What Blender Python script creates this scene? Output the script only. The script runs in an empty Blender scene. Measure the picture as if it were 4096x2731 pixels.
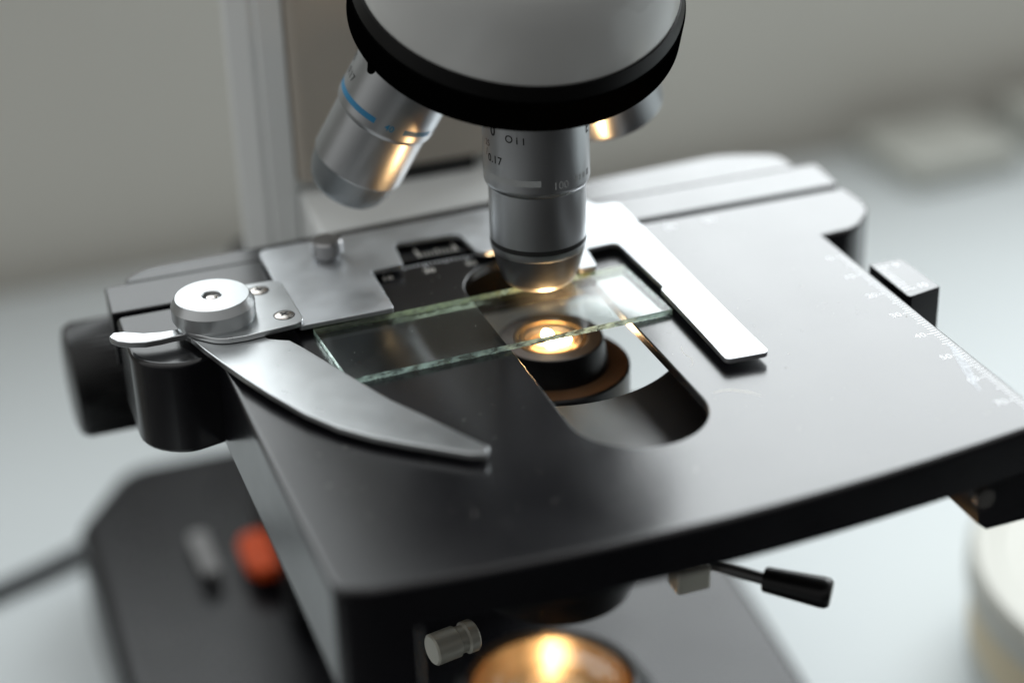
import bpy, bmesh, math, random
from math import sin, cos, pi, radians, sqrt, atan2, hypot
from mathutils import Vector, Matrix
from mathutils.geometry import tessellate_polygon

S = 0.001                      # all lengths below are millimetres
sc = bpy.context.scene
C = sc.collection

# ------------------------------------------------------------------ camera
cam = bpy.data.cameras.new('camera')
cam_o = bpy.data.objects.new('camera', cam)
C.objects.link(cam_o)
CAM = Vector((-138.444, -380.078, 197.980))
R_right = Vector((0.9397591, -0.3405975, -0.0290873))
R_up = Vector((0.1823481, 0.4275090, 0.8854294))
R_fwd = Vector((0.2891400, 0.8373944, -0.4638628))
m = Matrix((R_right, R_up, -R_fwd)).transposed().to_4x4()
m.translation = CAM * S
cam_o.matrix_world = m
cam.sensor_width = 36
cam.lens = 68.287
cam.clip_start = 0.01
cam.clip_end = 20
cam.dof.use_dof = True
cam.dof.focus_distance = 0.425
cam.dof.aperture_fstop = 4.4
sc.camera = cam_o

# ------------------------------------------------------------------ world (dim room light: darker behind the camera)
world = bpy.data.worlds.new('World')
sc.world = world
world.use_nodes = True
nt = world.node_tree
nt.nodes.clear()
wo = nt.nodes.new('ShaderNodeOutputWorld')
bg = nt.nodes.new('ShaderNodeBackground')
tc = nt.nodes.new('ShaderNodeTexCoord')
sp = nt.nodes.new('ShaderNodeSeparateXYZ')
nt.links.new(tc.outputs['Generated'], sp.inputs[0])
mr = nt.nodes.new('ShaderNodeMapRange')       # front/back
mr.inputs['From Min'].default_value = -0.75
mr.inputs['From Max'].default_value = 0.35
mr.inputs['To Min'].default_value = 0.03
mr.inputs['To Max'].default_value = 0.40
nt.links.new(sp.outputs['Y'], mr.inputs['Value'])
mx = nt.nodes.new('ShaderNodeMapRange')       # the left side of the room is paler
mx.inputs['From Min'].default_value = 0.25
mx.inputs['From Max'].default_value = -1.0
mx.inputs['To Min'].default_value = 0.0
mx.inputs['To Max'].default_value = 0.22
nt.links.new(sp.outputs['X'], mx.inputs['Value'])
ad = nt.nodes.new('ShaderNodeMath'); ad.operation = 'ADD'
nt.links.new(mr.outputs[0], ad.inputs[0]); nt.links.new(mx.outputs[0], ad.inputs[1])
mz = nt.nodes.new('ShaderNodeMapRange')       # pale ceiling
mz.inputs['From Min'].default_value = 0.2
mz.inputs['From Max'].default_value = 0.9
mz.inputs['To Min'].default_value = 0.0
mz.inputs['To Max'].default_value = 0.62
nt.links.new(sp.outputs['Z'], mz.inputs['Value'])
ad2 = nt.nodes.new('ShaderNodeMath'); ad2.operation = 'ADD'
nt.links.new(ad.outputs[0], ad2.inputs[0]); nt.links.new(mz.outputs[0], ad2.inputs[1])
bg.inputs['Color'].default_value = (1.0, 1.0, 0.985, 1)
fl = nt.nodes.new('ShaderNodeMapRange')       # dark floor
fl.inputs['From Min'].default_value = -0.4
fl.inputs['From Max'].default_value = -0.02
fl.inputs['To Min'].default_value = 0.18
fl.inputs['To Max'].default_value = 1.0
nt.links.new(sp.outputs['Z'], fl.inputs['Value'])
mul = nt.nodes.new('ShaderNodeMath'); mul.operation = 'MULTIPLY'
nt.links.new(ad2.outputs[0], mul.inputs[0]); nt.links.new(fl.outputs[0], mul.inputs[1])
nt.links.new(mul.outputs[0], bg.inputs['Strength'])
nt.links.new(bg.outputs[0], wo.inputs[0])

# ------------------------------------------------------------------ window light behind on the right, added fill lamp on the left
def area(name, loc, target, sx, sy, radiance, color):
    l = bpy.data.lights.new(name, 'AREA')
    l.shape = 'RECTANGLE'; l.size = sx * S; l.size_y = sy * S
    l.energy = radiance * pi * sx * sy * S * S
    l.color = color
    o = bpy.data.objects.new(name, l)
    o.location = Vector(loc) * S
    o.rotation_euler = (Vector(target) - Vector(loc)).to_track_quat('-Z', 'Y').to_euler()
    C.objects.link(o)
    return o
area('window_light', (670, 452, 560), (670, -400, 560), 960, 900, 6.6, (0.93, 0.98, 1.0))
area('left_fill_light', (-160, 452, 500), (-160, -400, 500), 560, 700, 2.7, (0.93, 0.98, 1.0))  # unseen fill lamp, added to brighten the reflections on the left

sc.view_settings.view_transform = 'Standard'
sc.view_settings.look = 'None'
sc.view_settings.exposure = 0
sc.view_settings.gamma = 1
sc.view_settings.use_curve_mapping = False
sc.cycles.max_bounces = 10
sc.cycles.transparent_max_bounces = 12
sc.cycles.caustics_refractive = False
sc.cycles.sample_clamp_indirect = 6
sc.cycles.blur_glossy = 0.3
random.seed(4)

# ------------------------------------------------------------------ materials
def new_mat(name):
    M = bpy.data.materials.new(name); M.use_nodes = True
    return M, M.node_tree, M.node_tree.nodes['Principled BSDF']

def coords(n, scale=1.0):
    t = n.nodes.new('ShaderNodeTexCoord')
    mp = n.nodes.new('ShaderNodeMapping')
    if not hasattr(scale, '__len__'): scale = (scale,) * 3
    mp.inputs['Scale'].default_value = scale
    n.links.new(t.outputs['Object'], mp.inputs['Vector'])
    return mp.outputs[0]

def mat(name, col, rough=0.4, metal=0.0, ior=1.5, var=0.0, rvar=0.0, nscale=150, bump=0.0, bscale=4000, stretch=(1, 1, 1), coat=0.0, aniso=0.0, spec=0.5):
    M, n, b = new_mat(name)
    b.inputs['Metallic'].default_value = metal
    b.inputs['Roughness'].default_value = rough
    b.inputs['IOR'].default_value = ior
    b.inputs['Specular IOR Level'].default_value = spec
    b.inputs['Coat Weight'].default_value = coat
    b.inputs['Coat Roughness'].default_value = 0.1
    b.inputs['Anisotropic'].default_value = aniso
    b.inputs['Base Color'].default_value = (*col, 1)
    if var or rvar:
        no = n.nodes.new('ShaderNodeTexNoise')
        no.inputs['Scale'].default_value = 1.0
        no.inputs['Detail'].default_value = 6
        n.links.new(coords(n, tuple(nscale * s for s in stretch)), no.inputs['Vector'])
        if var:
            r = n.nodes.new('ShaderNodeMapRange')
            r.inputs['From Min'].default_value = .3; r.inputs['From Max'].default_value = .7
            r.inputs['To Min'].default_value = 1 - var; r.inputs['To Max'].default_value = 1 + var
            n.links.new(no.outputs[0], r.inputs['Value'])
            mu = n.nodes.new('ShaderNodeVectorMath'); mu.operation = 'SCALE'
            mu.inputs[0].default_value = col
            n.links.new(r.outputs[0], mu.inputs['Scale'])
            n.links.new(mu.outputs[0], b.inputs['Base Color'])
        if rvar:
            r = n.nodes.new('ShaderNodeMapRange')
            r.inputs['From Min'].default_value = .3; r.inputs['From Max'].default_value = .7
            r.inputs['To Min'].default_value = max(0.02, rough - rvar); r.inputs['To Max'].default_value = rough + rvar
            n.links.new(no.outputs[0], r.inputs['Value'])
            n.links.new(r.outputs[0], b.inputs['Roughness'])
    if bump:
        nb = n.nodes.new('ShaderNodeTexNoise')
        nb.inputs['Scale'].default_value = 1.0
        nb.inputs['Detail'].default_value = 4
        n.links.new(coords(n, tuple(bscale * s for s in stretch)), nb.inputs['Vector'])
        bp = n.nodes.new('ShaderNodeBump')
        bp.inputs['Strength'].default_value = bump
        bp.inputs['Distance'].default_value = 0.0001
        n.links.new(nb.outputs[0], bp.inputs['Height'])
        n.links.new(bp.outputs[0], b.inputs['Normal'])
    return M

def emit(name, col, strength):
    M, n, b = new_mat(name)
    b.inputs['Base Color'].default_value = (*col, 1)
    b.inputs['Emission Color'].default_value = (*col, 1)
    b.inputs['Emission Strength'].default_value = strength
    return M

def thin_glass(name, tint=(0.95, 0.97, 0.96), gloss=1.0, rough=0.0):
    """clear pane: transparent with a mirror reflection that grows towards grazing angles"""
    M = bpy.data.materials.new(name); M.use_nodes = True
    n = M.node_tree; n.nodes.clear()
    out = n.nodes.new('ShaderNodeOutputMaterial')
    tr = n.nodes.new('ShaderNodeBsdfTransparent'); tr.inputs[0].default_value = (*tint, 1)
    gl = n.nodes.new('ShaderNodeBsdfGlossy'); gl.inputs['Roughness'].default_value = rough
    ge = n.nodes.new('ShaderNodeNewGeometry')
    dt = n.nodes.new('ShaderNodeVectorMath'); dt.operation = 'DOT_PRODUCT'
    n.links.new(ge.outputs['Normal'], dt.inputs[0]); n.links.new(ge.outputs['Incoming'], dt.inputs[1])
    ab = n.nodes.new('ShaderNodeMath'); ab.operation = 'ABSOLUTE'
    n.links.new(dt.outputs['Value'], ab.inputs[0])
    om = n.nodes.new('ShaderNodeMath'); om.operation = 'SUBTRACT'; om.inputs[0].default_value = 1
    n.links.new(ab.outputs[0], om.inputs[1])
    pw = n.nodes.new('ShaderNodeMath'); pw.operation = 'POWER'; pw.inputs[1].default_value = 5
    n.links.new(om.outputs[0], pw.inputs[0])
    ma = n.nodes.new('ShaderNodeMath'); ma.operation = 'MULTIPLY_ADD'
    ma.inputs[1].default_value = 0.96 * gloss; ma.inputs[2].default_value = 0.04 * gloss
    n.links.new(pw.outputs[0], ma.inputs[0])
    mi = n.nodes.new('ShaderNodeMixShader')
    n.links.new(ma.outputs[0], mi.inputs[0])
    n.links.new(tr.outputs[0], mi.inputs[1]); n.links.new(gl.outputs[0], mi.inputs[2])
    n.links.new(mi.outputs[0], out.inputs['Surface'])
    return M

M_stage = mat('black_satin_stage', (0.0055, 0.0055, 0.007), 0.225, ior=1.6, rvar=0.02, nscale=60, var=0.12, bump=0.06, bscale=7000)
M_black = mat('black_paint', (0.004, 0.004, 0.0045), 0.32, ior=1.4, rvar=0.04, nscale=80)
M_pit = mat('black_inner', (0.003, 0.003, 0.003), 0.6, spec=0.04)
M_ledge = mat('black_carriage', (0.014, 0.013, 0.013), 0.34, ior=1.9, rvar=0.05, nscale=90, bump=0.1, bscale=5000)
M_silver = mat('satin_steel', (0.60, 0.62, 0.64), 0.42, 1.0, rvar=0.05, nscale=90, var=0.06, bump=0.06, bscale=6000)
M_clip = mat('worn_steel', (0.60, 0.62, 0.63), 0.29, 1.0, rvar=0.02, nscale=160, var=0.035, bump=0.08, bscale=2500)
M_thumb = mat('dull_nickel', (0.36, 0.36, 0.365), 0.3, 1.0, var=0.05, nscale=300)
M_knob = mat('matt_aluminium', (0.56, 0.58, 0.59), 0.34, 1.0, rvar=0.03, nscale=200, var=0.04, bump=0.12, bscale=9000)
M_screw = mat('nickel_screw', (0.66, 0.62, 0.58), 0.22, 1.0, var=0.05, nscale=800)
M_dark = mat('dark_recess', (0.01, 0.01, 0.01), 0.6)
M_obj = mat('satin_chrome', (0.46, 0.475, 0.485), 0.35, 1.0, rvar=0.012, nscale=60, var=0.03, bump=0.03, bscale=9000)
M_tip = mat('grey_nickel', (0.075, 0.078, 0.082), 0.30, 0.35, rvar=0.02, nscale=250, var=0.08, bump=0.05, bscale=6000)
M_tip2 = mat('blue_grey_nickel', (0.26, 0.285, 0.30), 0.40, 0.7, rvar=0.04, nscale=250, var=0.06)
M_knurl = mat('black_grip', (0.002, 0.002, 0.002), 0.6, var=0.1, nscale=300, spec=0.0)
M_bevel = mat('black_anodised', (0.003, 0.003, 0.003), 0.4, var=0.1, nscale=300, spec=0.22)
M_house = mat('grey_enamel', (0.64, 0.65, 0.635), 0.30, var=0.03, nscale=40, rvar=0.04, bump=0.05, bscale=3000, coat=0.2)
M_arm = mat('pale_enamel', (0.78, 0.80, 0.79), 0.38, var=0.03, nscale=20, rvar=0.05)
M_beige = mat('warm_lit_enamel', (0.44, 0.40, 0.345), 0.42, var=0.03, nscale=20, rvar=0.05)  # brownish bounce light on the arm front, put into the colour
M_base = mat('dark_base_enamel', (0.006, 0.006, 0.0075), 0.28, ior=1.4, rvar=0.04, nscale=30)
M_white = mat('white_ink', (0.88, 0.90, 0.93), 0.5, var=0.06, nscale=900)
M_cream_ink = mat('worn_white_ink', (0.62, 0.60, 0.55), 0.5, var=0.2, nscale=900)
M_blackink = mat('black_ink', (0.012, 0.012, 0.012), 0.5, var=0.2, nscale=900)
M_redink = mat('faded_red_ink', (0.10, 0.045, 0.04), 0.5, var=0.2, nscale=900)
M_blue = mat('blue_enamel', (0.028, 0.22, 0.42), 0.4, var=0.05, nscale=300)
M_whiteband = mat('white_enamel_band', (0.42, 0.44, 0.44), 0.5, var=0.05, nscale=300)
M_table = mat('pale_bench_top', (0.58, 0.62, 0.63), 0.6, var=0.02, nscale=6, rvar=0.04)
M_wall = mat('grey_wall_paint', (0.67, 0.655, 0.60), 0.8, var=0.035, nscale=3)
M_box = mat('off_white_plastic', (0.50, 0.51, 0.47), 0.5, var=0.03, nscale=10)
M_mark = mat('grey_print', (0.26, 0.26, 0.26), 0.5, var=0.04, nscale=100)
M_orange = mat('orange_switch_plastic', (0.72, 0.08, 0.003), 0.5, var=0.05, nscale=200)
M_cable = mat('grey_cable_rubber', (0.05, 0.055, 0.06), 0.5, var=0.05, nscale=100)
M_cream = mat('cream_card', (0.68, 0.58, 0.40), 0.6, var=0.04, nscale=40)
M_dishw = mat('white_plastic', (0.55, 0.55, 0.50), 0.45, var=0.02, nscale=20)
M_ivory = mat('ivory_metal', (0.36, 0.35, 0.30), 0.4, 0.3, var=0.05, nscale=100)
M_ring = mat('dark_satin_metal', (0.11, 0.10, 0.098), 0.33, 0.7, var=0.05, nscale=200)
M_flange = mat('warm_lit_metal', (0.16, 0.09, 0.05), 0.42, 0.55, var=0.06, nscale=200)  # warm lamp light falling on the flange, put into its colour
M_brass = mat('gold_lens_mount', (0.62, 0.40, 0.18), 0.28, 1.0, var=0.06, nscale=200)
M_funnel = mat('amber_reflector', (0.84, 0.62, 0.40), 0.24, 1.0, var=0.04, nscale=100, rvar=0.04)
M_dust = mat('pale_dust', (0.75, 0.72, 0.66), 0.7, var=0.05, nscale=900)
_n = M_dust.node_tree; _tl = _n.nodes.new('ShaderNodeBsdfTranslucent'); _tl.inputs[0].default_value = (.8, .78, .72, 1)
_mx = _n.nodes.new('ShaderNodeMixShader'); _mx.inputs[0].default_value = .6
_n.links.new(_n.nodes['Principled BSDF'].outputs[0], _mx.inputs[1]); _n.links.new(_tl.outputs[0], _mx.inputs[2])
_n.links.new(_mx.outputs[0], _n.nodes['Material Output'].inputs['Surface'])
M_glass = thin_glass('slide_glass', (0.945, 0.965, 0.955))
M_lens = thin_glass('lens_glass', (0.97, 0.95, 0.90), gloss=0.5)
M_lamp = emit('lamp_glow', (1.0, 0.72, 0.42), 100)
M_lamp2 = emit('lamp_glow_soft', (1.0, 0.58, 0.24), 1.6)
M_lamp3 = emit('field_lamp_glow', (1.0, 0.72, 0.42), 20)

def smear():
    M, n, b = new_mat('dried_smear')
    b.inputs['Base Color'].default_value = (0.86, 0.9, 0.95, 1); b.inputs['Roughness'].default_value = 0.6
    no = n.nodes.new('ShaderNodeTexNoise'); no.inputs['Scale'].default_value = 1; no.inputs['Detail'].default_value = 5
    n.links.new(coords(n, 900), no.inputs['Vector'])
    r = n.nodes.new('ShaderNodeMapRange')
    r.inputs['From Min'].default_value = .3; r.inputs['From Max'].default_value = .7
    r.inputs['To Min'].default_value = .35; r.inputs['To Max'].default_value = .85
    n.links.new(no.outputs[0], r.inputs['Value']); n.links.new(r.outputs[0], b.inputs['Alpha'])
    return M
M_smear = smear()

def edge_glass(glass=(0.86, 0.97, 0.92, 1), through=(0.72, 0.93, 0.85, 1), face=(0.55, 0.78, 0.68, 1), lo=.14, hi=.72):
    """broken glass: part clear facets, part light scattered through from inside the slide"""
    M = bpy.data.materials.new('chipped_glass_edge'); M.use_nodes = True
    n = M.node_tree; n.nodes.clear()
    out = n.nodes.new('ShaderNodeOutputMaterial')
    vo = n.nodes.new('ShaderNodeTexVoronoi'); vo.inputs['Scale'].default_value = 1
    n.links.new(coords(n, (900, 1300, 1300)), vo.inputs['Vector'])
    bp = n.nodes.new('ShaderNodeBump'); bp.inputs['Strength'].default_value = 0.25; bp.inputs['Distance'].default_value = 0.0002
    n.links.new(vo.outputs['Distance'], bp.inputs['Height'])
    gl = n.nodes.new('ShaderNodeBsdfGlass'); gl.inputs['IOR'].default_value = 1.5; gl.inputs['Roughness'].default_value = 0.05
    gl.inputs['Color'].default_value = glass
    tl = n.nodes.new('ShaderNodeBsdfTranslucent'); tl.inputs['Color'].default_value = through
    df = n.nodes.new('ShaderNodeBsdfDiffuse'); df.inputs['Color'].default_value = face
    for q in (gl, tl, df): n.links.new(bp.outputs[0], q.inputs['Normal'])
    m1 = n.nodes.new('ShaderNodeMixShader'); m1.inputs[0].default_value = 0.3
    n.links.new(tl.outputs[0], m1.inputs[1]); n.links.new(df.outputs[0], m1.inputs[2])
    no = n.nodes.new('ShaderNodeTexNoise'); no.inputs['Scale'].default_value = 1
    n.links.new(coords(n, (420, 420, 900)), no.inputs['Vector'])
    mr = n.nodes.new('ShaderNodeMapRange')
    mr.inputs['From Min'].default_value = .36; mr.inputs['From Max'].default_value = .66
    mr.inputs['To Min'].default_value = lo; mr.inputs['To Max'].default_value = hi
    n.links.new(no.outputs[0], mr.inputs['Value'])
    m2 = n.nodes.new('ShaderNodeMixShader')
    n.links.new(mr.outputs[0], m2.inputs[0])
    n.links.new(gl.outputs[0], m2.inputs[1]); n.links.new(m1.outputs[0], m2.inputs[2])
    n.links.new(m2.outputs[0], out.inputs['Surface'])
    return M
M_edge = edge_glass()
M_edge_far = edge_glass((0.55, 0.66, 0.50, 1), (0.42, 0.52, 0.30, 1), (0.26, 0.33, 0.22, 1), .35, .85)

# ------------------------------------------------------------------ object helpers (world millimetres in, centred meshes out)
WORLD = {}
def put(name, verts, faces, material, parent=None, smooth=40, mats=None, fmat=None):
    vs = [Vector(v) for v in verts]
    lo = Vector((min(v[i] for v in vs) for i in range(3))); hi = Vector((max(v[i] for v in vs) for i in range(3)))
    c = (lo + hi) / 2
    me = bpy.data.meshes.new(name)
    me.from_pydata([(v - c) * S for v in vs], [], faces)
    for mm in (mats or [material]): me.materials.append(mm)
    if fmat:
        for p, i in zip(me.polygons, fmat): p.material_index = i
    bm = bmesh.new(); bm.from_mesh(me)
    bmesh.ops.recalc_face_normals(bm, faces=bm.faces)
    bm.to_mesh(me); bm.free()
    if smooth:
        for p in me.polygons: p.use_smooth = True
        me.set_sharp_from_angle(angle=radians(smooth))
    o = bpy.data.objects.new(name, me)
    C.objects.link(o)
    if smooth:
        wn = o.modifiers.new('flat_normals', 'WEIGHTED_NORMAL'); wn.keep_sharp = True; wn.weight = 90
    WORLD[o.name] = c
    if parent:
        o.parent = parent
        o.location = (c - WORLD[parent.name]) * S
    else:
        o.location = c * S
    return o

def empty(name, loc):
    o = bpy.data.objects.new(name, None); C.objects.link(o)
    o.empty_display_size = 0.02
    o.location = Vector(loc) * S
    WORLD[o.name] = Vector(loc)
    return o

def tag(o, label=None, cat=None, group=None, kind=None):
    if label: o['label'] = label
    if cat: o['category'] = cat
    if group: o['group'] = group
    if kind: o['kind'] = kind
    return o

class MB:
    """collects pieces of one part"""
    def __init__(s): s.v = []; s.f = []; s.m = []
    def add(s, vf, mi=0):
        v, f = vf; k = len(s.v)
        s.v += [tuple(x) for x in v]; s.f += [tuple(i + k for i in q) for q in f]; s.m += [mi] * len(f)
        return s
    def build(s, name, material, parent=None, smooth=40, mats=None):
        return put(name, s.v, s.f, material, parent, smooth, mats, s.m if mats else None)

def rounded(pts, n=8):
    """pts: (x, y, r) corners -> polyline with rounded corners"""
    out = []
    N = len(pts)
    for i in range(N):
        x, y, r = (tuple(pts[i]) + (0,))[:3]
        p = Vector((x, y)); a = Vector(pts[i - 1][:2]) - p; b = Vector(pts[(i + 1) % N][:2]) - p
        if r <= 0 or a.length < 1e-6 or b.length < 1e-6:
            out.append((x, y)); continue
        a.normalize(); b.normalize()
        ang = a.angle(b)
        if abs(ang - pi) < 0.02:
            out.append((x, y)); continue
        d = r / math.tan(ang / 2)
        c = p + (a + b).normalized() * (r / sin(ang / 2))
        s = p + a * d - c; e = p + b * d - c
        a0 = atan2(s.y, s.x); a1 = atan2(e.y, e.x)
        da = (a1 - a0 + pi) % (2 * pi) - pi
        for k in range(n + 1):
            t = a0 + da * k / n
            out.append((c.x + r * cos(t), c.y + r * sin(t)))
    return out

def area2(p): return sum(p[i - 1][0] * p[i][1] - p[i][0] * p[i - 1][1] for i in range(len(p)))
def ccw(p): return p if area2(p) > 0 else p[::-1]
def inset(p, d):
    """offset a ccw outline inwards by d"""
    n = len(p); out = []
    for i in range(n):
        a = Vector(p[i]) - Vector(p[i - 1]); b = Vector(p[(i + 1) % n]) - Vector(p[i])
        if a.length < 1e-7: a = b
        if b.length < 1e-7: b = a
        na = Vector((-a.y, a.x)).normalized(); nb = Vector((-b.y, b.x)).normalized()
        mdir = na + nb
        mdir = mdir / max(mdir.length_squared, 0.5) * 2 if mdir.length > 1e-6 else na
        out.append((p[i][0] + mdir.x * d, p[i][1] + mdir.y * d))
    return out

def slab(outline, z0, z1, top=0.0, bot=0.0, holes=(), hole_r=0.0, seg=4, cap_bot=True, cap_top=True):
    """flat plate with filleted edges; outline and holes are xy polylines"""
    V = []; F = []
    def ring(p, z):
        k = len(V); V.extend((x, y, z) for x, y in p); return list(range(k, k + len(p)))
    def wall(a, b):
        n = len(a)
        for i in range(n): F.append((a[i - 1], a[i], b[i], b[i - 1]))
    def stack(p, sgn, rt, rb):
        levels = []
        if rb > 0 and cap_bot:
            for k in range(seg + 1):
                t = pi / 2 * k / seg
                levels.append((rb * (1 - sin(t)), z0 + rb * (1 - cos(t))))
        else: levels.append((0, z0))
        if rt > 0 and cap_top:
            for k in range(seg + 1):
                t = pi / 2 * k / seg
                levels.append((rt * (1 - cos(t)), z1 - rt * (1 - sin(t))))
        else: levels.append((0, z1))
        rings = [ring(inset(p, d * sgn) if d else p, z) for d, z in levels]
        for a, b in zip(rings, rings[1:]): wall(a, b)
        return rings[0], rings[-1]
    outline = ccw(list(outline)); hs = [ccw(list(h)) for h in holes]
    b0, t0 = stack(outline, 1, top, bot)
    ends = [stack(h, -1, hole_r, 0) for h in hs]
    for on, first, rest in ((cap_top, t0, [e[1] for e in ends]), (cap_bot, b0, [e[0] for e in ends])):
        if not on: continue
        idx = list(first)
        loops = [[Vector(V[i]) for i in first]]
        for r in rest:
            idx += r; loops.append([Vector(V[i]) for i in r])
        if not rest:
            F.append(tuple(first))
        else:
            for tri in tessellate_polygon([[Vector((q.x, q.y, 0)) for q in l] for l in loops]):
                F.append(tuple(idx[i] for i in tri))
    return V, F

def frame(o, up, toward=None):
    up = Vector(up).normalized()
    t = (Vector(toward) if toward is not None else CAM) - Vector(o)
    u = (t - up * t.dot(up)).normalized()
    w = up.cross(u)
    M = Matrix((u, w, up)).transposed().to_4x4(); M.translation = Vector(o)
    return M
ID = Matrix.Identity(4)

def lathe(profile, M=ID, n=96, knurl=None, close=False):
    """profile of (r, z) from one end to the other; knurl = (i0, i1, depth, teeth)"""
    V = []; F = []; rings = []
    for i, (r, z) in enumerate(profile):
        if r <= 1e-6:
            V.append(M @ Vector((0, 0, z))); rings.append([len(V) - 1]); continue
        k = len(V)
        for j in range(n):
            a = 2 * pi * j / n
            rr = r
            if knurl and knurl[0] <= i <= knurl[1] and j % 2: rr = r - knurl[2]
            V.append(M @ Vector((rr * cos(a), rr * sin(a), z)))
        rings.append(list(range(k, k + n)))
    for a, b in zip(rings, rings[1:]):
        if len(a) == 1 and len(b) == 1: continue
        for j in range(n):
            j2 = (j + 1) % n
            if len(a) == 1: F.append((a[0], b[j], b[j2]))
            elif len(b) == 1: F.append((a[j], a[j2], b[0]))
            else: F.append((a[j], a[j2], b[j2], b[j]))
    return V, F

def box(x0, x1, y0, y1, z0, z1, r=0.0, M=None, n=4):
    if r > 0:
        v, f = slab(rounded([(x0, y0, r), (x1, y0, r), (x1, y1, r), (x0, y1, r)], n), z0, z1, top=min(r, (z1 - z0) / 3), bot=min(r, (z1 - z0) / 3) * .5, seg=3)
    else:
        v, f = slab([(x0, y0), (x1, y0), (x1, y1), (x0, y1)], z0, z1)
    if M is not None: v = [M @ Vector(q) for q in v]
    return v, f

def tube(pts, r, n=16):
    V = []; F = []
    P = [Vector(p) for p in pts]; prev = None
    for i, p in enumerate(P):
        d = (P[min(i + 1, len(P) - 1)] - P[max(i - 1, 0)]).normalized()
        ref = Vector((0, 0, 1)) if abs(d.z) < .9 else Vector((1, 0, 0))
        u = d.cross(ref).normalized(); w = d.cross(u)
        for j in range(n):
            a = 2 * pi * j / n
            V.append(p + (u * cos(a) + w * sin(a)) * r)
        if i:
            for j in range(n):
                F.append(((i - 1) * n + j, (i - 1) * n + (j + 1) % n, i * n + (j + 1) % n, i * n + j))
    F.append(tuple(range(n))[::-1]); F.append(tuple(range((len(P) - 1) * n, len(P) * n)))
    return V, F

def glyphs(text, size, align='LEFT', spacing=1.0, bold=0.0):
    """flat letter shapes in mm"""
    cu = bpy.data.curves.new('letters', 'FONT')
    cu.body = text; cu.size = size; cu.align_x = align; cu.align_y = 'CENTER'; cu.space_character = spacing
    cu.offset = bold
    cu.resolution_u = 3
    o = bpy.data.objects.new('letters', cu); C.objects.link(o)
    dg = bpy.context.evaluated_depsgraph_get()
    me = o.evaluated_get(dg).to_mesh()
    v = [tuple(p.co) for p in me.vertices]; f = [tuple(p.vertices) for p in me.polygons]
    o.evaluated_get(dg).to_mesh_clear()
    bpy.data.objects.remove(o); bpy.data.curves.remove(cu)
    return v, f

def flat_text(text, size, x, y, z, align='LEFT', ang=0.0, bold=0.0):
    v, f = glyphs(text, size, align, bold=bold)
    c, s = cos(ang), sin(ang)
    return [(x + c * a - s * b, y + s * a + c * b, z) for a, b, _ in v], f

def ring_text(text, size, M, R, az, h, align='CENTER', spacing=1.0, bold=0.0):
    """letters wrapped on a cylinder; az in degrees from the camera side, + to the right"""
    v, f = glyphs(text, size, align, spacing, bold)
    return [M @ Vector((R * cos(radians(az) + a / R), R * sin(radians(az) + a / R), h + b)) for a, b, _ in v], f

def ring_strip(M, R, az0, az1, h0, h1, n=None, thick=0.05):
    n = n or max(2, int(abs(az1 - az0) / 3))
    V = []; F = []
    for i in range(n + 1):
        a = radians(az0 + (az1 - az0) * i / n)
        for rr, h in ((R, h0), (R, h1), (R - thick, h1), (R - thick, h0)):
            V.append(M @ Vector((rr * cos(a), rr * sin(a), h)))
        if i:
            for j in range(4):
                F.append(((i - 1) * 4 + j, (i - 1) * 4 + (j + 1) % 4, i * 4 + (j + 1) % 4, i * 4 + j))
    F += [(0, 1, 2, 3), (n * 4 + 3, n * 4 + 2, n * 4 + 1, n * 4)]
    return V, F

def quad(x0, x1, y0, y1, z): return [(x0, y0, z), (x1, y0, z), (x1, y1, z), (x0, y1, z)], [(0, 1, 2, 3)]
def ribbon(pts, w, z):
    V = []; F = []
    for i, p in enumerate(pts):
        a = Vector(pts[max(i - 1, 0)][:2]); b = Vector(pts[min(i + 1, len(pts) - 1)][:2])
        d = (b - a).normalized(); nrm = Vector((-d.y, d.x)) * (p[2] if len(p) > 2 else w) / 2
        V += [(p[0] + nrm.x, p[1] + nrm.y, z), (p[0] - nrm.x, p[1] - nrm.y, z)]
        if i: F.append((2 * i - 2, 2 * i - 1, 2 * i + 1, 2 * i))
    return V, F

ZT = -190.0     # bench top
# ------------------------------------------------------------------ setting
v, f = slab([(-300, -225), (1500, -225), (1500, 455), (-300, 455)], ZT - 30, ZT, top=2)
tag(put('table_top', v, f, M_table), 'pale grey bench top under the microscope', 'table', kind='structure')
v, f = slab([(-1500, 470), (1500, 470), (1500, 490), (-1500, 490)], ZT - 500, 1300)
tag(put('back_wall', v, f, M_wall), 'blurred grey wall behind the bench', 'wall', kind='structure')

# ------------------------------------------------------------------ microscope
mic = empty('microscope', (0, 100, ZT))
tag(mic, 'black and silver laboratory microscope holding a glass slide under its objective', 'microscope')

# base --------------------------------------------------------------
ZB = -150.0
slope = lambda vf: ([(x, y, z - (max(0, 112 - y) * .12 if z > -180 else 0)) for x, y, z in vf[0]], vf[1])
base = put('base', *slope(slab(rounded([(-98, -190, 18), (84, -190, 18), (94, 60, 6), (95, 112, 0), (96, 214, 18), (-78, 214, 16), (-99, 182, 14), (-99, 112, 0)], 8), ZT - -.05, ZB, top=5, bot=0)), M_base, mic)
MB().add(box(-52.5, -40, 127, 151, ZB - .5, ZB + 4, 6)).build('power_switch', M_orange, base)
MB().add(box(-66, -60, 136, 161, ZB - .5, ZB + 1.2, 1.5)).build('switch_mark', M_mark, base)
cx, cy = 1.0, -4.0
Mb = Matrix.Translation((cx - 1.6, cy + 1.0, 0)) @ Matrix.Diagonal((1.03, 1.03, 1, 1))
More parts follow.
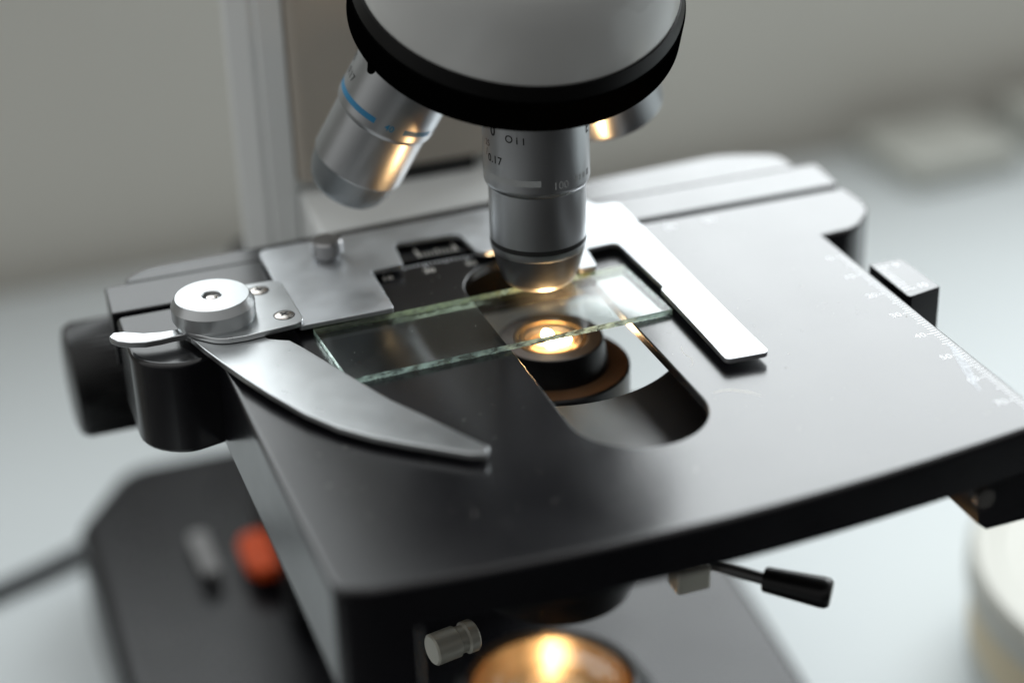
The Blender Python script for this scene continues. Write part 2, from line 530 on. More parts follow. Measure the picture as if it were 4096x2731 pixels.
# lamp housing with its reflector cone and lens
housing = put('lamp_housing', *lathe([(34, ZB - 25), (34, ZB + 4), (30, ZB + 7), (30, -128), (27.5, -127), (27.5, -118), (24, -112.5), (20.8, -110.5), (20.3, -112), (20.0, -120)], Mb), M_base, base)
put('lamp_reflector', *lathe([(20.0, -112.4), (18.9, -117), (17, -122), (13.5, -127), (8, -131), (0, -133)], Mb), M_funnel, housing)
put('lamp_bulb', *lathe([(0, -115.5), (.8, -116), (1.2, -117.5), (1.2, -131.5)], Mb, 24), M_lamp3, housing)
put('lamp_lens', *lathe([(20.1, -112.2), (18, -109), (14, -106), (8, -103.8), (0, -103.2)], Mb), M_lens, housing)

# arm ---------------------------------------------------------------
side = [(-37.2, 82.5, 0), (-37.6, 80.6, 0), (-43.4, 82.0, .5), (-44.0, 83.2, 0), (-44.8, 83.4, 0), (-45.4, 82.8, .8), (-50.6, 89, 3), (-49.5, 96, 6), (-32, 172, 14)]
arm = put('arm', *slab(rounded(side + [(-x * .74 - .5, y, r) for x, y, r in side[::-1]], 8), -58, 62, top=6), M_arm, mic)
put('lower_column', *slab(rounded([(-46, 98, 8), (46, 98, 8), (40, 184, 14), (-40, 184, 14)], 8), ZB - .3, -57.9), M_black, arm)  # made wide and black to darken the reflections in the base
put('neck', *slab(rounded([(-27, 120, 8), (27, 120, 8), (30, 190, 14), (-30, 190, 14)], 8), 60, 150), M_arm, arm)
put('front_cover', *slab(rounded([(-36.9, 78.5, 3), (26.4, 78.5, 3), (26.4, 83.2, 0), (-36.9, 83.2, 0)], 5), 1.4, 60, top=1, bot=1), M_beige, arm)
put('foot', *(lambda vf: ([(x, y if z > -20 else y, z - (z > -20) * (81 - y) * 0.16) for x, y, z in vf[0]], vf[1]))(
    slab(rounded([(-37, 49, 5), (28, 49, 5), (28, 83.2, 0), (-37, 83.2, 0)], 6), -60, -1.4, top=2)), M_arm, arm)
MB().add(box(-14, 11, 78.0, 83.4, -1.9, 2.0, .6)).build('rack_slot', M_dark, arm)
# head block above the turret
head = put('head', *slab(rounded([(-32, -16, 20), (32, -16, 20), (30, 190, 20), (-30, 190, 20)], 8), 100, 165, top=10, bot=6), M_house, mic)
# coarse focus knob on the left side
Mk = Matrix.Translation((0, 62, -34)) @ Matrix.Rotation(radians(-90), 4, 'Y')
MB().add(lathe([(0, 88), (14.2, 88), (14.6, 89), (14.6, 101), (13.6, 103), (11.5, 103.6), (0, 103.6)], Mk, 120, (1, 3, .35, 60))).add(lathe([(6, 30), (6, 88.2)], Mk, 24)).build('focus_knob', M_black, mic)

# stage -------------------------------------------------------------
front = []
for i in range(13):
    t = i / 12
    x = -70 + (66 + 70) * t
    y = -101.6 - 3.7 * (1 - ((x + 8) / 66) ** 2) + 2.2 * max(0, (x - 0) / 66)
    front.append((x, y, 0))
st_out = rounded([(-76.7, -99.6, 3.4)] + front + [(73.8, -98.2, 4), (73.8, 24.3, 0), (-76.7, 24.3, 0)], 6)
ap = [(12.7, -61.5)] + [(-1.9 + 14.6 * cos(a), -61.5 + 14.6 * sin(a)) for a in [-pi * i / 24 for i in range(0, 25)]] + \
     [(-1.9 + 14.6 * cos(a), 3.2 + 14.6 * sin(a)) for a in [pi - pi * i / 24 for i in range(0, 25)]]
ap = ap[1:]
SB = -10.0
stage = MB()
wl = [(-94.2, 24.3, 1.5), (-94.6, -1.0, 11), (-84.5, -4.8, 8), (-76.7, -3.0, 0)]
wr = [(73.8, 0.0, 0), (82.5, 0.0, 9), (92.6, 10.5, 12), (92.3, 24.3, 2)]
top_out = rounded([(-76.7, -99.6, 3.4)] + front + [(73.8, -98.2, 4)] + wr + wl, 6)
stage.add(slab(top_out, -2.2, 0, top=1.15, holes=[ap], hole_r=0.35, seg=5))
sk = ccw(st_out)
stage.add(slab(st_out, SB, -2.2, cap_top=True, holes=[inset(sk, 6)]))
# deeper bodies of the rear wings
stage.add(slab(rounded(wl + [(-76.72, 24.3, 0)], 6), -22.5, -2.2, bot=1.0))
stage.add(slab(rounded(wr + [(73.82, 24.3, 0)], 6), -20, -2.2, bot=.6))
# deep side rails below
front_l = [p for p in front if p[0] < -62]
stage.add(slab(rounded([(-76.7, 24, 0), (-76.7, -99.6, 3.4)] + front_l + [(-61.8, -102.6, .8), (-61.8, 24, 0)], 6), -23.6, SB - .02, bot=0.6))
stage.add(([(55, -94, SB), (60, -94, -17.5), (60.4, -94, -23.5), (62.6, -94, -25.3), (73.6, -94, -25), (73.6, -94, SB),
            (55, 20, SB), (60, 20, -17.5), (60.4, 20, -23.5), (62.6, 20, -25.3), (73.6, 20, -25), (73.6, 20, SB)],
           [(0, 1, 2, 3, 4, 5), (11, 10, 9, 8, 7, 6)] + [(i, (i + 1) % 6, (i + 1) % 6 + 6, i + 6) for i in range(6)]))
stage = stage.build('stage', M_stage, mic, smooth=35)
MB().add(box(-34, 34, 17.4, 18.1, -11.9, -2.3)).build('shade_liner', M_pit, stage, smooth=0)  # added black sheet, keeps lamp reflections off the back of the opening
# lower carriage plate with its round opening
hole = [(0.5 + 31.5 * cos(2 * pi * i / 96), -3.2 + 31.5 * sin(2 * pi * i / 96)) for i in range(96)]
put('carriage_plate', *slab(rounded([(-54, -88, 4), (54, -88, 4), (54, 22, 2), (-54, 22, 2)]), -16, -12, top=.4, holes=[hole], hole_r=.5), M_ledge, stage)
MB().add(lathe([(0, 0), (2.2, 0), (2.2, 1.6), (0, 1.6)], Matrix.Translation((60.6, -94.1, -16.6)) @ Matrix.Rotation(radians(90), 4, 'X'), 20)).build('rail_screw', M_screw, stage)

# rulers
zt = 0.012
tick = MB()
for i in range(0, 77):
    y = -12.5 - i * 1.066
    if y < -96: break
    x0 = 69.65 if i % 10 == 0 else (70.2 if i % 5 == 0 else 70.85)
    tick.add(quad(x0, 72.45, y - .14, y + .14, zt))
tick.build('scale_ticks', M_white, stage, smooth=0)
tick = MB()
for i in range(0, 81):
    x = -41.6 + i * 1.04
    if x > 60: break
    y0 = 20.9 if i % 10 == 0 else (21.6 if i % 5 == 0 else 22.2)
    tick.add(quad(x - .14, x + .14, y0, 23.3, zt))
tick.build('scale_ticks', M_white, stage, smooth=0)
for k in range(0, 8):
    MB().add(flat_text(str(k * 10), 2.75, 69.35, -12.5 - k * 10.66, zt, 'RIGHT', bold=.0)).build('scale_number', M_white, stage, smooth=0)
for k in range(1, 10):
    if k in (4, 5, 6, 7): continue
    MB().add(flat_text(str(k * 10), 2.9, -41.6 + k * 10.4, 18.9, zt, 'CENTER', bold=.05)).build('scale_number', M_cream_ink if k < 4 else M_white, stage, smooth=0)
sm = put('paper_smear', *ribbon([(71.5, -60.2, .4), (71.4, -63, 1.3), (70.2, -68, 1.9), (68.8, -73, 1.9), (67.4, -77.6, 1.3), (66.7, -81.2, .5)], 1, 0.02), M_smear, stage, smooth=0)
scr = MB()
scr.add(ribbon([(15.6, -60.7, .15), (17.6, -60.5, .5), (19.7, -61.0, .5), (22.6, -63.3, .45), (24.4, -65.9, .12)], .4, zt))
scr.add(ribbon([(18.2, -39.2, .1), (17.4, -41.2, .16), (17.3, -42.9, .2), (17.9, -45.0, .2), (17.3, -47.2, .2), (16.2, -48.4, .1)], .2, zt))
for i in range(46):
    x = random.uniform(-70, 70); y = random.uniform(-98, 16); a = random.uniform(0, pi); L = random.uniform(.15, 1.5)
    if -17 < x < 13 and y > -77: continue
    scr.add(ribbon([(x, y, .05), (x + cos(a) * L / 2, y + sin(a) * L / 2, .11), (x + cos(a + .3) * L, y + sin(a + .3) * L, .05)], .1, zt))
so = scr.build('scratches', M_cream_ink, stage, smooth=0); so['kind'] = 'stuff'
sd = MB()
for i in range(420):
    x = random.uniform(-74, 72); y = random.uniform(-102, 22); r = abs(random.gauss(.05, .03)) + .02
    if -18 < x < 14 and y > -78: continue
    k = random.randint(3, 5); a0 = random.random() * 6
    sd.add(([(x + r * cos(a0 + 2 * pi * q / k), y + r * sin(a0 + 2 * pi * q / k), .004) for q in range(k)] + [(x, y, .004 + r * .7)], [(q, (q + 1) % k, k) for q in range(k)] + [tuple(range(k))[::-1]]))
sd = sd.build('dust', M_dust, stage, smooth=0); sd['kind'] = 'stuff'

# rear carriage (moves the slide sideways)
rail = put('carriage_rail', *slab(rounded([(-95, 25.6, .6), (91.6, 25.6, 1), (92.6, 40.2, 1), (-94.2, 40.2, 1)], 4), -13, 0.3, top=.5), M_stage, mic)
put('rear_plate', *slab(rounded([(-89, 40.22, .3), (87, 40.22, .3), (86.5, 50, 6), (72, 56, 22), (-50, 48.2, 20), (-83, 47.4, 8), (-89, 43, 4)], 8), -13, 0.26, top=.5), M_stage, rail)
vn = MB()
for i in range(11):
    x = -20.6 + i * .95
    vn.add(quad(x - .15, x + .15, 26.6, 28.2 + (1.3 if i % 5 == 0 else 0), .315))
vn.add(quad(-21, -20.5, 26.6, 31.4, .316)).add(quad(-11.6, -11.1, 26.6, 31.0, .316))
vn.build('vernier_marks', M_cream_ink, rail, smooth=0)

# vernier block on the right edge
vb = put('vernier_block', *slab(rounded([(75.4, -37.6, .8), (84.6, -35.6, .3), (84.2, -19.0, 1), (75.6, -18.6, .5)], 4), -11, -0.1, top=.25), M_stage, mic)
vm = MB()
for i in range(11): vm.add(quad(76.0, 78.2 + (1.0 if i % 10 == 0 else 0), -21.6 - i * 1.25 - .2, -21.6 - i * 1.25 + .2, -0.08))
vm.build('vernier_marks', M_white, vb, smooth=0)
MB().add(flat_text('0', 2.7, 81.2, -21.6, -0.08, 'CENTER', bold=.05)).build('vernier_number', M_white, vb, smooth=0)
MB().add(flat_text('10', 2.7, 81.2, -34.1 + .6, -0.08, 'CENTER', bold=.05)).build('vernier_number', M_white, vb, smooth=0)

# slide holder ------------------------------------------------------
PZ0, PZ1 = 1.35, 2.6
plate = rounded([(-57.0, 40.8, 2.6), (1, 42.4, 0), (24.2, 42.4, 2.5), (27.6, 33.0, 2.2), (33.2, 32.4, 1.8), (32.4, -53.4, 1.5), (22.3, -52.9, 1.3), (23.25, -16.7, .4), (24.3, -15.4, .4),
                 (24.0, 11.2, 1.6), (15.9, 10.6, .4), (14.7, 0.7, 1.0), (10.4, 0.5, .6), (10.2, 18.6, .6), (-7.2, 18.2, 1.6), (-8.6, 20.2, 1.0), (-9.4, 31.2, 2.6), (-25.6, 31.8, 1.6),
                 (-26.9, 20.0, .8), (-34.9, 18.9, .5), (-35.5, -1.5, .9), (-57.6, -2.0, .6)], 6)
holder = put('slide_holder', *slab(plate, PZ0, PZ1, top=.2, bot=.2, seg=3), M_silver, mic, smooth=30)
# small thumb screw
Mt = Matrix.Translation((-42.3, 30.8, 0))
put('thumb_screw', *lathe([(2.6, 1.0), (2.6, 3.1), (2.7, 3.3), (3.7, 3.6), (3.8, 3.8), (3.8, 6.7), (3.4, 7.2), (0, 7.25)], Mt, 80, (3, 4, .15, 40)), M_thumb, holder)
# clip block with knob and screws
put('clip_block', *slab(rounded([(-56.5, 20.6, 3), (-56.3, -2.9, 3), (-70, -4.6, 0), (-76, -4.2, 7), (-83.4, 4, 8), (-82, 20.8, 8)], 8), 2.75, 4.0, top=.22, bot=.2, seg=3), M_clip, holder)
KX, KY = -74.6, 7.6
Mkn = Matrix.Translation((KX, KY, 0))
put('clip_knob', *lathe([(9.0, 3.9), (9.0, 4.35), (9.35, 4.6), (9.35, 7.35), (9.25, 7.55), (8.3, 9.2), (8.15, 9.3), (2.3, 9.3), (2.05, 9.15), (2.0, 8.4), (0, 8.4)], Mkn, 128), M_knob, holder, smooth=22)
put('knob_pin', *lathe([(1.35, 8.3), (1.35, 8.8), (1.1, 8.95), (0, 8.95)], Mkn, 32), M_screw, holder)
def screw(x, y, z, rot):
    Ms = Matrix.Translation((x, y, z))
    o = put('screw', *lathe([(2.15, -.3), (2.15, .06), (1.95, .2), (1.2, .34), (0, .36)], Ms, 40), M_screw, holder)
    Mr = Ms @ Matrix.Rotation(rot, 4, 'Z')
    MB().add(box(-1.05, 1.05, -.24, .24, .2, .40, 0, Mr)).add(box(-.24, .24, -1.05, -.241, .2, .401, 0, Mr)).add(box(-.24, .24, .241, 1.05, .2, .401, 0, Mr)).build('screw_cross', M_dark, o, smooth=0)
    put('screw_seat', *lathe([(2.0, .03), (2.42, .03)], Ms, 40), M_dark, o)
screw(-62.4, 16.4, 4.0, .3)
screw(-60.0, 1.9, 4.0, .75)
# spring clip arm and its finger lever
clip = [(-66.2, -2.0, 0), (-65.4, -5.0, 1.2), (-62.6, -6.9, 0), (-61.2, -7.6, .9), (-59.1, -12.6, 0), (-55.8, -21.8, 0), (-52.0, -32.3, 0), (-48.3, -42.0, 0), (-43.7, -51.1, 0), (-39.9, -59.3, 0), (-36.4, -66.4, 0),
        (-35.9, -67.4, .8), (-37.4, -69.4, .7), (-40.3, -68.3, 0), (-44.7, -64.6, 0), (-50.4, -59.9, 0), (-56.0, -54.8, 0), (-61.4, -48.5, 0), (-66.4, -40.2, 0), (-71.1, -29.5, 0), (-74.5, -20.4, 0), (-77.3, -12.0, 0), (-79.5, -4.6, 0), (-81.2, 2.0, 0)]
arc = [(KX + 8.6 * cos(a), KY + 8.6 * sin(a), 0) for a in [radians(q) for q in (220, 190, 160, 130, 100, 70, 40, 10, -20, -40)]]
put('clip_arm', *slab(rounded(clip + arc, 5), 1.25, 2.6, top=.28, bot=.1, seg=3), M_clip, holder, smooth=30)
lever = [(-78.5, 2.9, 0), (-81.0, 3.4, 0), (-84.8, 3.2, 0), (-87.7, 2.7, 0), (-91.0, 2.6, 0), (-94.2, 3.5, 0), (-96.7, 5.2, 0), (-97.8, 7.0, 0), (-98.0, 8.2, 0), (-96.9, 9.7, 0), (-94.6, 9.4, 0), (-90.6, 7.2, 0), (-86.9, 6.5, 0), (-83.0, 6.5, 0), (-78.5, 7.2, 0)]
lv, lf = slab(rounded(lever, 1), 1.7, 3.1, top=.35, bot=.1, seg=3)
lv = [(x, y, z + max(0, (-84 - x)) * .03) for x, y, z in lv]
put('finger_lever', lv, lf, M_clip, holder, smooth=30)

# condenser ---------------------------------------------------------
Mc = Matrix.Translation((cx, cy, 0))
cond = put('condenser', *lathe([(8.3, -12.6), (8.6, -11.5), (12.0, -11.1), (12.3, -11.4), (13.4, -18.0), (18.2, -18.05), (18.5, -18.4), (18.5, -40), (24, -41), (24, -62), (21.5, -70), (18.8, -79.6), (18.2, -80), (12, -80), (12, -76)], Mc), M_black, mic)
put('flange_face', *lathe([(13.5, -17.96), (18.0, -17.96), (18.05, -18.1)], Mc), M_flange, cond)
put('lens_ring', *lathe([(8.5, -11.35), (8.8, -11.05), (11.9, -10.98), (12.15, -11.2)], Mc), M_ring, cond)
put('lens_mount', *lathe([(8.5, -11.4), (7.5, -12.4), (7.2, -12.0), (6.9, -12.2), (6.7, -14.0), (6.2, -15.9)], Mc), M_ledge, cond)
def hoop(name, R, z, r): return put(name, *lathe([(R + r * cos(a), z + r * sin(a)) for a in [2 * pi * q / 10 for q in range(11)]], Mc, 72), M_brass, cond)
hoop('gold_ring', 8.0, -11.3, .25)
hoop('gold_ring', 6.7, -10.6, .14)
hoop('gold_ring', 5.2, -12.9, .16)
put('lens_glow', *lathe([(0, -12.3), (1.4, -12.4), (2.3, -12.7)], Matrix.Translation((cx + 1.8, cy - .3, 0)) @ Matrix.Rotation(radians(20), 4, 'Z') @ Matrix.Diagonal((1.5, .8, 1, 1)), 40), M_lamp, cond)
put('lens_glare', *lathe([(0, -1.7), (.9, -1.2), (1.25, -.3), (1.1, .6), (.6, 1.3), (0, 1.6)], Matrix.Translation((cx - .1, cy + 1.9, -11.6)) @ Matrix.Rotation(radians(-32), 4, 'Y') @ Matrix.Rotation(radians(-14), 4, 'X'), 24), M_lamp, cond)  # added glowing solid that imitates the glare inside the lens
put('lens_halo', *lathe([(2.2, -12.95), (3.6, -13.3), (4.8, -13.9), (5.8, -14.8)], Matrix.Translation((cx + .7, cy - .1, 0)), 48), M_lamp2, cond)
put('lens_back', *lathe([(0, -15.4), (3, -15.5), (6.2, -15.9)], Mc, 48), M_ledge, cond)
put('condenser_lens', *lathe([(8.2, -11.9), (7.6, -10.3), (6.6, -8.9), (5.0, -7.6), (3.0, -6.7), (1.4, -6.4), (0, -6.3)], Mc), M_lens, cond)
bl = bpy.data.lights.new('lamp_beam', 'AREA')
bl.shape = 'DISK'; bl.size = 7 * S; bl.spread = radians(112)
bl.energy = 0.036; bl.color = (1.0, 0.60, 0.28)
bo = bpy.data.objects.new('lamp_beam', bl); C.objects.link(bo)
bo.location = Vector((cx + 1.0, cy - .4, -12.35)) * S
bo.rotation_euler = (pi, 0, 0)
# condenser carrier and clamps
MB().add(box(-46, -16, -30, 14, -60, -40, 3)).build('condenser_carrier', M_black, mic)
MB().add(box(10, 34, -12, 14, -56, -40, 3)).build('condenser_carrier', M_black, mic)
clampM = Matrix.Translation((-39.5, -46, -58.5)) @ Matrix.Rotation(radians(12), 4, 'Z') @ Matrix.Rotation(radians(90), 4, 'Y')
MB().add(lathe([(0, -5), (3.2, -5), (3.6, -4.6), (3.6, 1), (3.1, 1.4), (3.1, 3), (3.7, 3.4), (3.7, 5.4), (3.3, 5.8), (1.9, 5.8), (1.9, 4), (0, 4)], clampM, 40)).build('clamp_screw', M_ivory, cond)
MB().add(box(16.2, 24.6, -43.5, -37, -62.6, -56, .8)).build('filter_catch', M_ivory, cond)
# iris lever
d = Vector((21.2, -11.8, 0)).normalized()
p0 = Vector((14, -26, -57)); p1 = Vector((29.5, -40.5, -60)); p2 = Vector((37.0, -46.5, -61.4)); p3 = Vector((49.0, -56.0, -62.6))
MB().add(tube([p0, p1, p1 + (p2 - p1) * .98], 1.5)).build('iris_lever', M_ledge, cond)
dirn = (p3 - p2).normalized()
Ml = frame(p2, dirn)
L = (p3 - p2).length
put('lever_grip', *lathe([(0, -.5), (2.6, -.5), (3.0, 0), (3.7, L - 2), (3.6, L - .8), (3.0, L), (0, L)], Ml, 40), M_black, cond)

# nosepiece ---------------------------------------------------------
TD = Vector((0.00960484, 0.39805564, -0.91731099)).normalized()
TM = Vector((0.40120903, 16.62740672, 53.12488665))
MT = frame(TM, -TD)            # local z points up the turret axis
turret = put('nosepiece', *lathe([(0, 11.5), (34, 11.5), (34.5, 9.6), (36.9, 9.2), (37.35, 9.5), (37.35, 17.0), (37.0, 17.4), (33, 17.5)], MT, 720, (3, 5, .16, 360)), M_knurl, mic, smooth=30)
put('bevel_ring', *lathe([(36.9, 17.4), (36.95, 17.6), (35.95, 20.6), (33, 20.8)], MT, 128), M_bevel, turret)
put('housing', *lathe([(33.5, 20.5), (35.4, 20.55), (35.5, 21.2), (35.2, 26), (34.6, 34), (33.6, 40), (31.5, 44), (28.5, 46.5), (27.5, 47.5), (27.5, 62), (0, 62)], MT, 128), M_house, turret)
MB().add(lathe([(0, -1.2), (.6, -1.2), (.9, -.8), (.9, 1.6)], frame(TM + (MT.to_3x3() @ Vector((37.0 * cos(radians(-51.5)), 37.0 * sin(radians(-51.5)), 8.8))), -TD), 20)).build('click_stop', M_knurl, turret)

# objectives --------------------------------------------------------
RB, RS = 12.0, 11.1
def barrel(M, name, prof, label, mt=M_obj):
    o = put(name, *lathe(prof, M, 160), mt, mic, smooth=25)
    o['label'] = label
    return o
prof_head = [(9.5, 16), (9.5, 3), (11.6, 2.6), (12.0, 2.2), (12.0, -17.2), (11.85, -17.9), (11.5, -18.5), (11.12, -18.85)]

# oil immersion objective over the slide
M1 = frame((0, 0, 45.9), (0, 0, 1))
o1 = barrel(M1, 'objective', prof_head + [(11.05, -19.1), (11.05, -31.7), (10.75, -31.85), (10.75, -32.75), (11.05, -32.9), (11.0, -34.0), (10.74, -34.72)], 'objective with a white band pointing straight down at the slide')
put('tip', *lathe([(10.72, -34.72), (10.2, -36.8), (9.5, -39.4), (8.7, -41.7), (8.0, -42.9), (6.8, -43.75), (5.4, -44.1), (4.4, -44.15), (3.2, -44.15), (2.8, -43.9), (0, -43.9)], M1, 120), M_tip, o1)
put('groove_ring', *lathe([(10.9, -31.62), (11.07, -31.68), (11.07, -32.82), (10.9, -32.9)], M1, 120), M_dark, o1)
put('front_lens', *lathe([(2.75, -43.95), (1.6, -44.1), (0, -44.15)], M1, 40), M_lens, o1)
bd = MB().add(ring_strip(M1, RB + .015, -150, 4.5, -15.65, -14.15))
bd.build('colour_band', M_whiteband, o1)
bd = MB()
for a0, a1 in ((45.2, 48.6), (51.5, 54.5), (57.5, 61.8)): bd.add(ring_strip(M1, RB + .015, a0, a1, -16.0, -14.6))
bd.build('colour_band', M_whiteband, o1)
MB().add(ring_strip(M1, RB + .015, 66.2, 72, -16.0, -14.5)).build('colour_band', M_tip, o1)
MB().add(ring_text('100', 2.6, M1, RB + .04, 26.2, -15.8, bold=.03)).build('engraving', M_whiteband, o1, smooth=0)
tx = MB()
tx.add(ring_text('O', 2.5, M1, RB + .04, -29.5, -4.85, bold=.035)).add(ring_text('i', 2.35, M1, RB + .04, -20.2, -4.95, bold=.05)).add(ring_text('l', 2.2, M1, RB + .04, -13.0, -5.05, bold=.05))
tx.add(ring_text('0.17', 2.6, M1, RB + .04, -50.5, -10.6, spacing=1.08, bold=.04))
tx.add(ring_text('/', 2.6, M1, RB + .04, -65.0, -9.6))
tx.add(ring_text('0', 3.4, M1, RB + .04, -51.5, -3.9, bold=.09))
tx.add(ring_text('E', 3.6, M1, RB + .04, 69.5, -4.9, bold=.06))
tx.build('engraving', M_blackink, o1, smooth=0)
MB().add(ring_text('25', 2.1, M1, RB + .04, -62.5, -7.3)).build('engraving', M_redink, o1, smooth=0)

# blue banded objective on the left
a4 = Vector((-0.4079834, 0.2864659, -0.8668834))
M4 = frame((-19.77, 21.30, 53.94), -a4)
o4 = barrel(M4, 'objective', prof_head + [(11.12, -19.0), (11.15, -19.2), (11.15, -32.3), (10.95, -32.7)], 'objective with a blue band tilted out to the left')
put('tip', *lathe([(10.92, -32.72), (10.5, -34.5), (10.1, -36.8), (9.3, -39.2), (8.2, -40.6), (6.5, -41.3), (4, -41.5), (3.6, -41.2), (0, -41.2)], M4, 120), M_tip2, o4)
MB().add(ring_strip(M4, RB + .015, -130, -4.8, -15.65, -14.2)).build('colour_band', M_blue, o4)
MB().add(ring_strip(M4, RB + .015, 29.5, 67, -15.65, -14.2)).build('colour_band', M_blue, o4)
MB().add(ring_text('40', 2.25, M4, RB + .04, 12.6, -15.1, bold=.04)).build('engraving', M_blue, o4, smooth=0)
tx = MB().add(ring_text('0.17', 2.6, M4, RB + .04, -64, -11.0, spacing=1.08, bold=.04)).add(ring_text('0.65', 2.6, M4, RB + .04, -85, -8.0, spacing=1.08, bold=.04))
tx.build('engraving', M_blackink, o4, smooth=0)
MB().add(ring_text('0', 2.3, M4, RB + .04, 78, -15.0, bold=.02)).build('engraving', M_blackink, o4, smooth=0)

# short objective at the right rear
a3 = Vector((0.36, 0.14, -0.922)).normalized()
M3 = frame((20.6, 24.2, 55.2), -a3)
o3 = barrel(M3, 'objective', [(9.5, 12), (9.5, 3), (12.3, 2.4), (12.5, 2), (12.5, -26.5), (12.2, -27.6), (11.4, -28.2), (8, -28.4), (7.6, -27.5), (0, -27.5)], 'short plain objective tilted out to the right behind the ring')

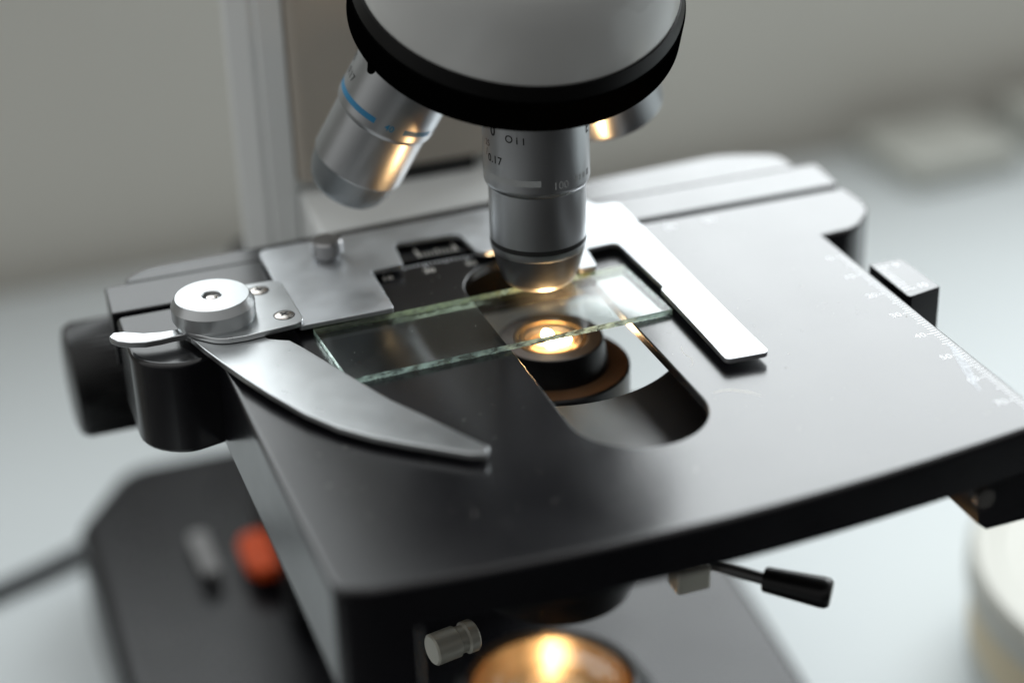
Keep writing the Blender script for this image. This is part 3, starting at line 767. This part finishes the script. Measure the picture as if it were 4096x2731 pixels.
# ------------------------------------------------------------------ slide
def make_slide():
    o = Vector((-53.5, -28.0)); ang = radians(2.5)
    Lx, Ly, z0, z1 = 76.1, 25.6, 0.03, 1.42
    ex = Vector((cos(ang), sin(ang))); ey = Vector((-sin(ang), cos(ang)))
    rnd = random.Random(11)
    per = []
    def side(a, b, n, nin, dep):
        for i in range(n):
            t = i / n
            per.append((a + (b - a) * t, nin, dep, min(t, 1 - t) * (b - a).length))
    c = [o, o + ex * Lx, o + ex * Lx + ey * Ly, o + ey * Ly]
    side(c[0], c[1], 420, ey, .20); side(c[1], c[2], 90, -ex, .08); side(c[2], c[3], 260, -ey, .10); side(c[3], c[0], 100, ex, .14)
    lev = [0, .06, .14, .24, .36, .5, .72, .93, 1.0]
    V = []; N = len(per)
    chip = [0.0] * N; reach = [0.3] * N; upper = [0.0] * N
    i = 0
    while i < N:
        w = rnd.randint(2, 7); d = .25 + .75 * rnd.random(); rc = rnd.uniform(.10, .45)
        for j in range(w):
            if i + j < N: chip[i + j] = d * sin(pi * (j + .5) / w); reach[i + j] = rc
        i += w
    i = 0
    while i < N:
        w = rnd.randint(5, 22); d = rnd.random() ** 3
        for j in range(w):
            if i + j < N: upper[i + j] = d * sin(pi * (j + .5) / w)
        i += w
    for l, h in enumerate(lev):
        for q, (p, nin, dep, e) in enumerate(per):
            fade = min(1, e / 1.0)
            d = chip[q] * max(0, 1 - h / reach[q]) + .22 * upper[q] * max(0, (h - .55) / .45) + .02 * rnd.random()
            if l == len(lev) - 1: d += .06
            p2 = p + nin * (dep * 1.5 * fade * d)
            V.append((p2.x, p2.y, z0 + (z1 - z0) * h))
    F = []; fm = []
    for l in range(len(lev) - 1):
        for q in range(N):
            q2 = (q + 1) % N
            F.append((l * N + q, l * N + q2, (l + 1) * N + q2, (l + 1) * N + q)); fm.append(2 if 510 <= q < 770 else 1)
    F.append(tuple(range(N))[::-1]); fm.append(0)
    F.append(tuple(range((len(lev) - 1) * N, len(lev) * N))); fm.append(0)
    sl = put('glass_slide', V, F, None, None, smooth=0, mats=[M_glass, M_edge, M_edge_far], fmat=fm)
    tag(sl, 'clear glass slide with chipped greenish edges lying across the stage opening', 'slide')
    # dust specks and fine smears on its upper face
    d = MB()
    def speck(x, y, r):
        k = rnd.randint(3, 5); a0 = rnd.random() * 6
        pts = [(x + r * cos(a0 + 2 * pi * i / k) * rnd.uniform(.6, 1), y + r * sin(a0 + 2 * pi * i / k) * rnd.uniform(.6, 1)) for i in range(k)]
        d.add(([(a, b, z1 + .004) for a, b in pts] + [(x, y, z1 + .004 + r * .8)], [(i, (i + 1) % k, k) for i in range(k)] + [tuple(range(k))[::-1]]))
    for i in range(170):
        x = rnd.gauss(8.5, 5); y = rnd.gauss(-10.5, 5.5)
        if -50 < x < 21 and -22.5 < y < -2: speck(x, y, abs(rnd.gauss(.055, .04)) + .025)
    for i in range(46):
        x = rnd.gauss(9.5, 4.2); y = rnd.gauss(-9.0, 4.5)
        if -10 < x < 20 and -22 < y < -2.5: speck(x, y, rnd.uniform(.06, .13))
    for i in range(110):
        p = o + ex * rnd.uniform(2, 74) + ey * rnd.uniform(2, 24)
        speck(p.x, p.y, abs(rnd.gauss(.03, .02)) + .015)
    for i in range(14):
        p = o + ex * rnd.uniform(30, 70) + ey * rnd.uniform(9, 23); L = rnd.uniform(1, 7); a = rnd.uniform(-.1, .15)
        d.add(ribbon([(p.x, p.y, .02), (p.x + L / 2, p.y + L / 2 * a, .035), (p.x + L, p.y + L * a, .02)], .03, z1 + .005))
    dd = d.build('dust', M_dust, sl, smooth=0)
    dd['kind'] = 'stuff'
    return sl
make_slide()

# ------------------------------------------------------------------ other things on the bench
dish = empty('round_tub', (232, 20, ZT))
tag(dish, 'round white tub with a cream band beside the microscope', 'tub')
Md = Matrix.Translation((232, 20, 0))
put('body', *lathe([(0, ZT + .2), (74, ZT + .2), (76, ZT + 2), (76, ZT + 12)], Md), M_dishw, dish)
put('band', *lathe([(76.4, ZT + 12), (76.6, ZT + 12.4), (76.6, ZT + 27.6), (76.4, ZT + 28)], Md), M_cream, dish)
put('lid', *lathe([(76.3, ZT + 28), (78, ZT + 29), (78.4, ZT + 30), (78.4, ZT + 38), (76, ZT + 41), (70, ZT + 41.5), (69, ZT + 40.5), (0, ZT + 40.5)], Md), M_dishw, dish)

def bin_(x, y, w, dpt, h, rot, label):
    Mr = Matrix.Translation((x, y, 0)) @ Matrix.Rotation(rot, 4, 'Z')
    e = empty('storage_box', (x, y, ZT))
    tag(e, label, 'box', 'pale boxes at the back of the bench')
    MB().add(box(-w / 2, w / 2, -dpt / 2, dpt / 2, ZT + .3, ZT + h * .72, 2, Mr)).build('body', M_box, e)
    MB().add(box(-w / 2 - 2, w / 2 + 2, -dpt / 2 - 2, dpt / 2 + 2, ZT + h * .74, ZT + h, 3, Mr)).build('lid', M_box, e)
bin_(372, 420, 62, 56, 13, .05, 'blurred pale box nearer the microscope at the back of the bench')
bin_(462, 424, 70, 54, 17, .05, 'blurred pale box cut off by the right edge, at the back of the bench')

cab = put('power_cable', *tube([(-90, 224, ZT + 6), (-97, 220, ZT + 5), (-110, 215, ZT + 4), (-126, 209, ZT + 3.5), (-160, 196, ZT + 3.5), (-230, 168, ZT + 3.5)], 3.2, 14), M_cable)
tag(cab, 'dark grey cable running off to the left behind the microscope base', 'cable')
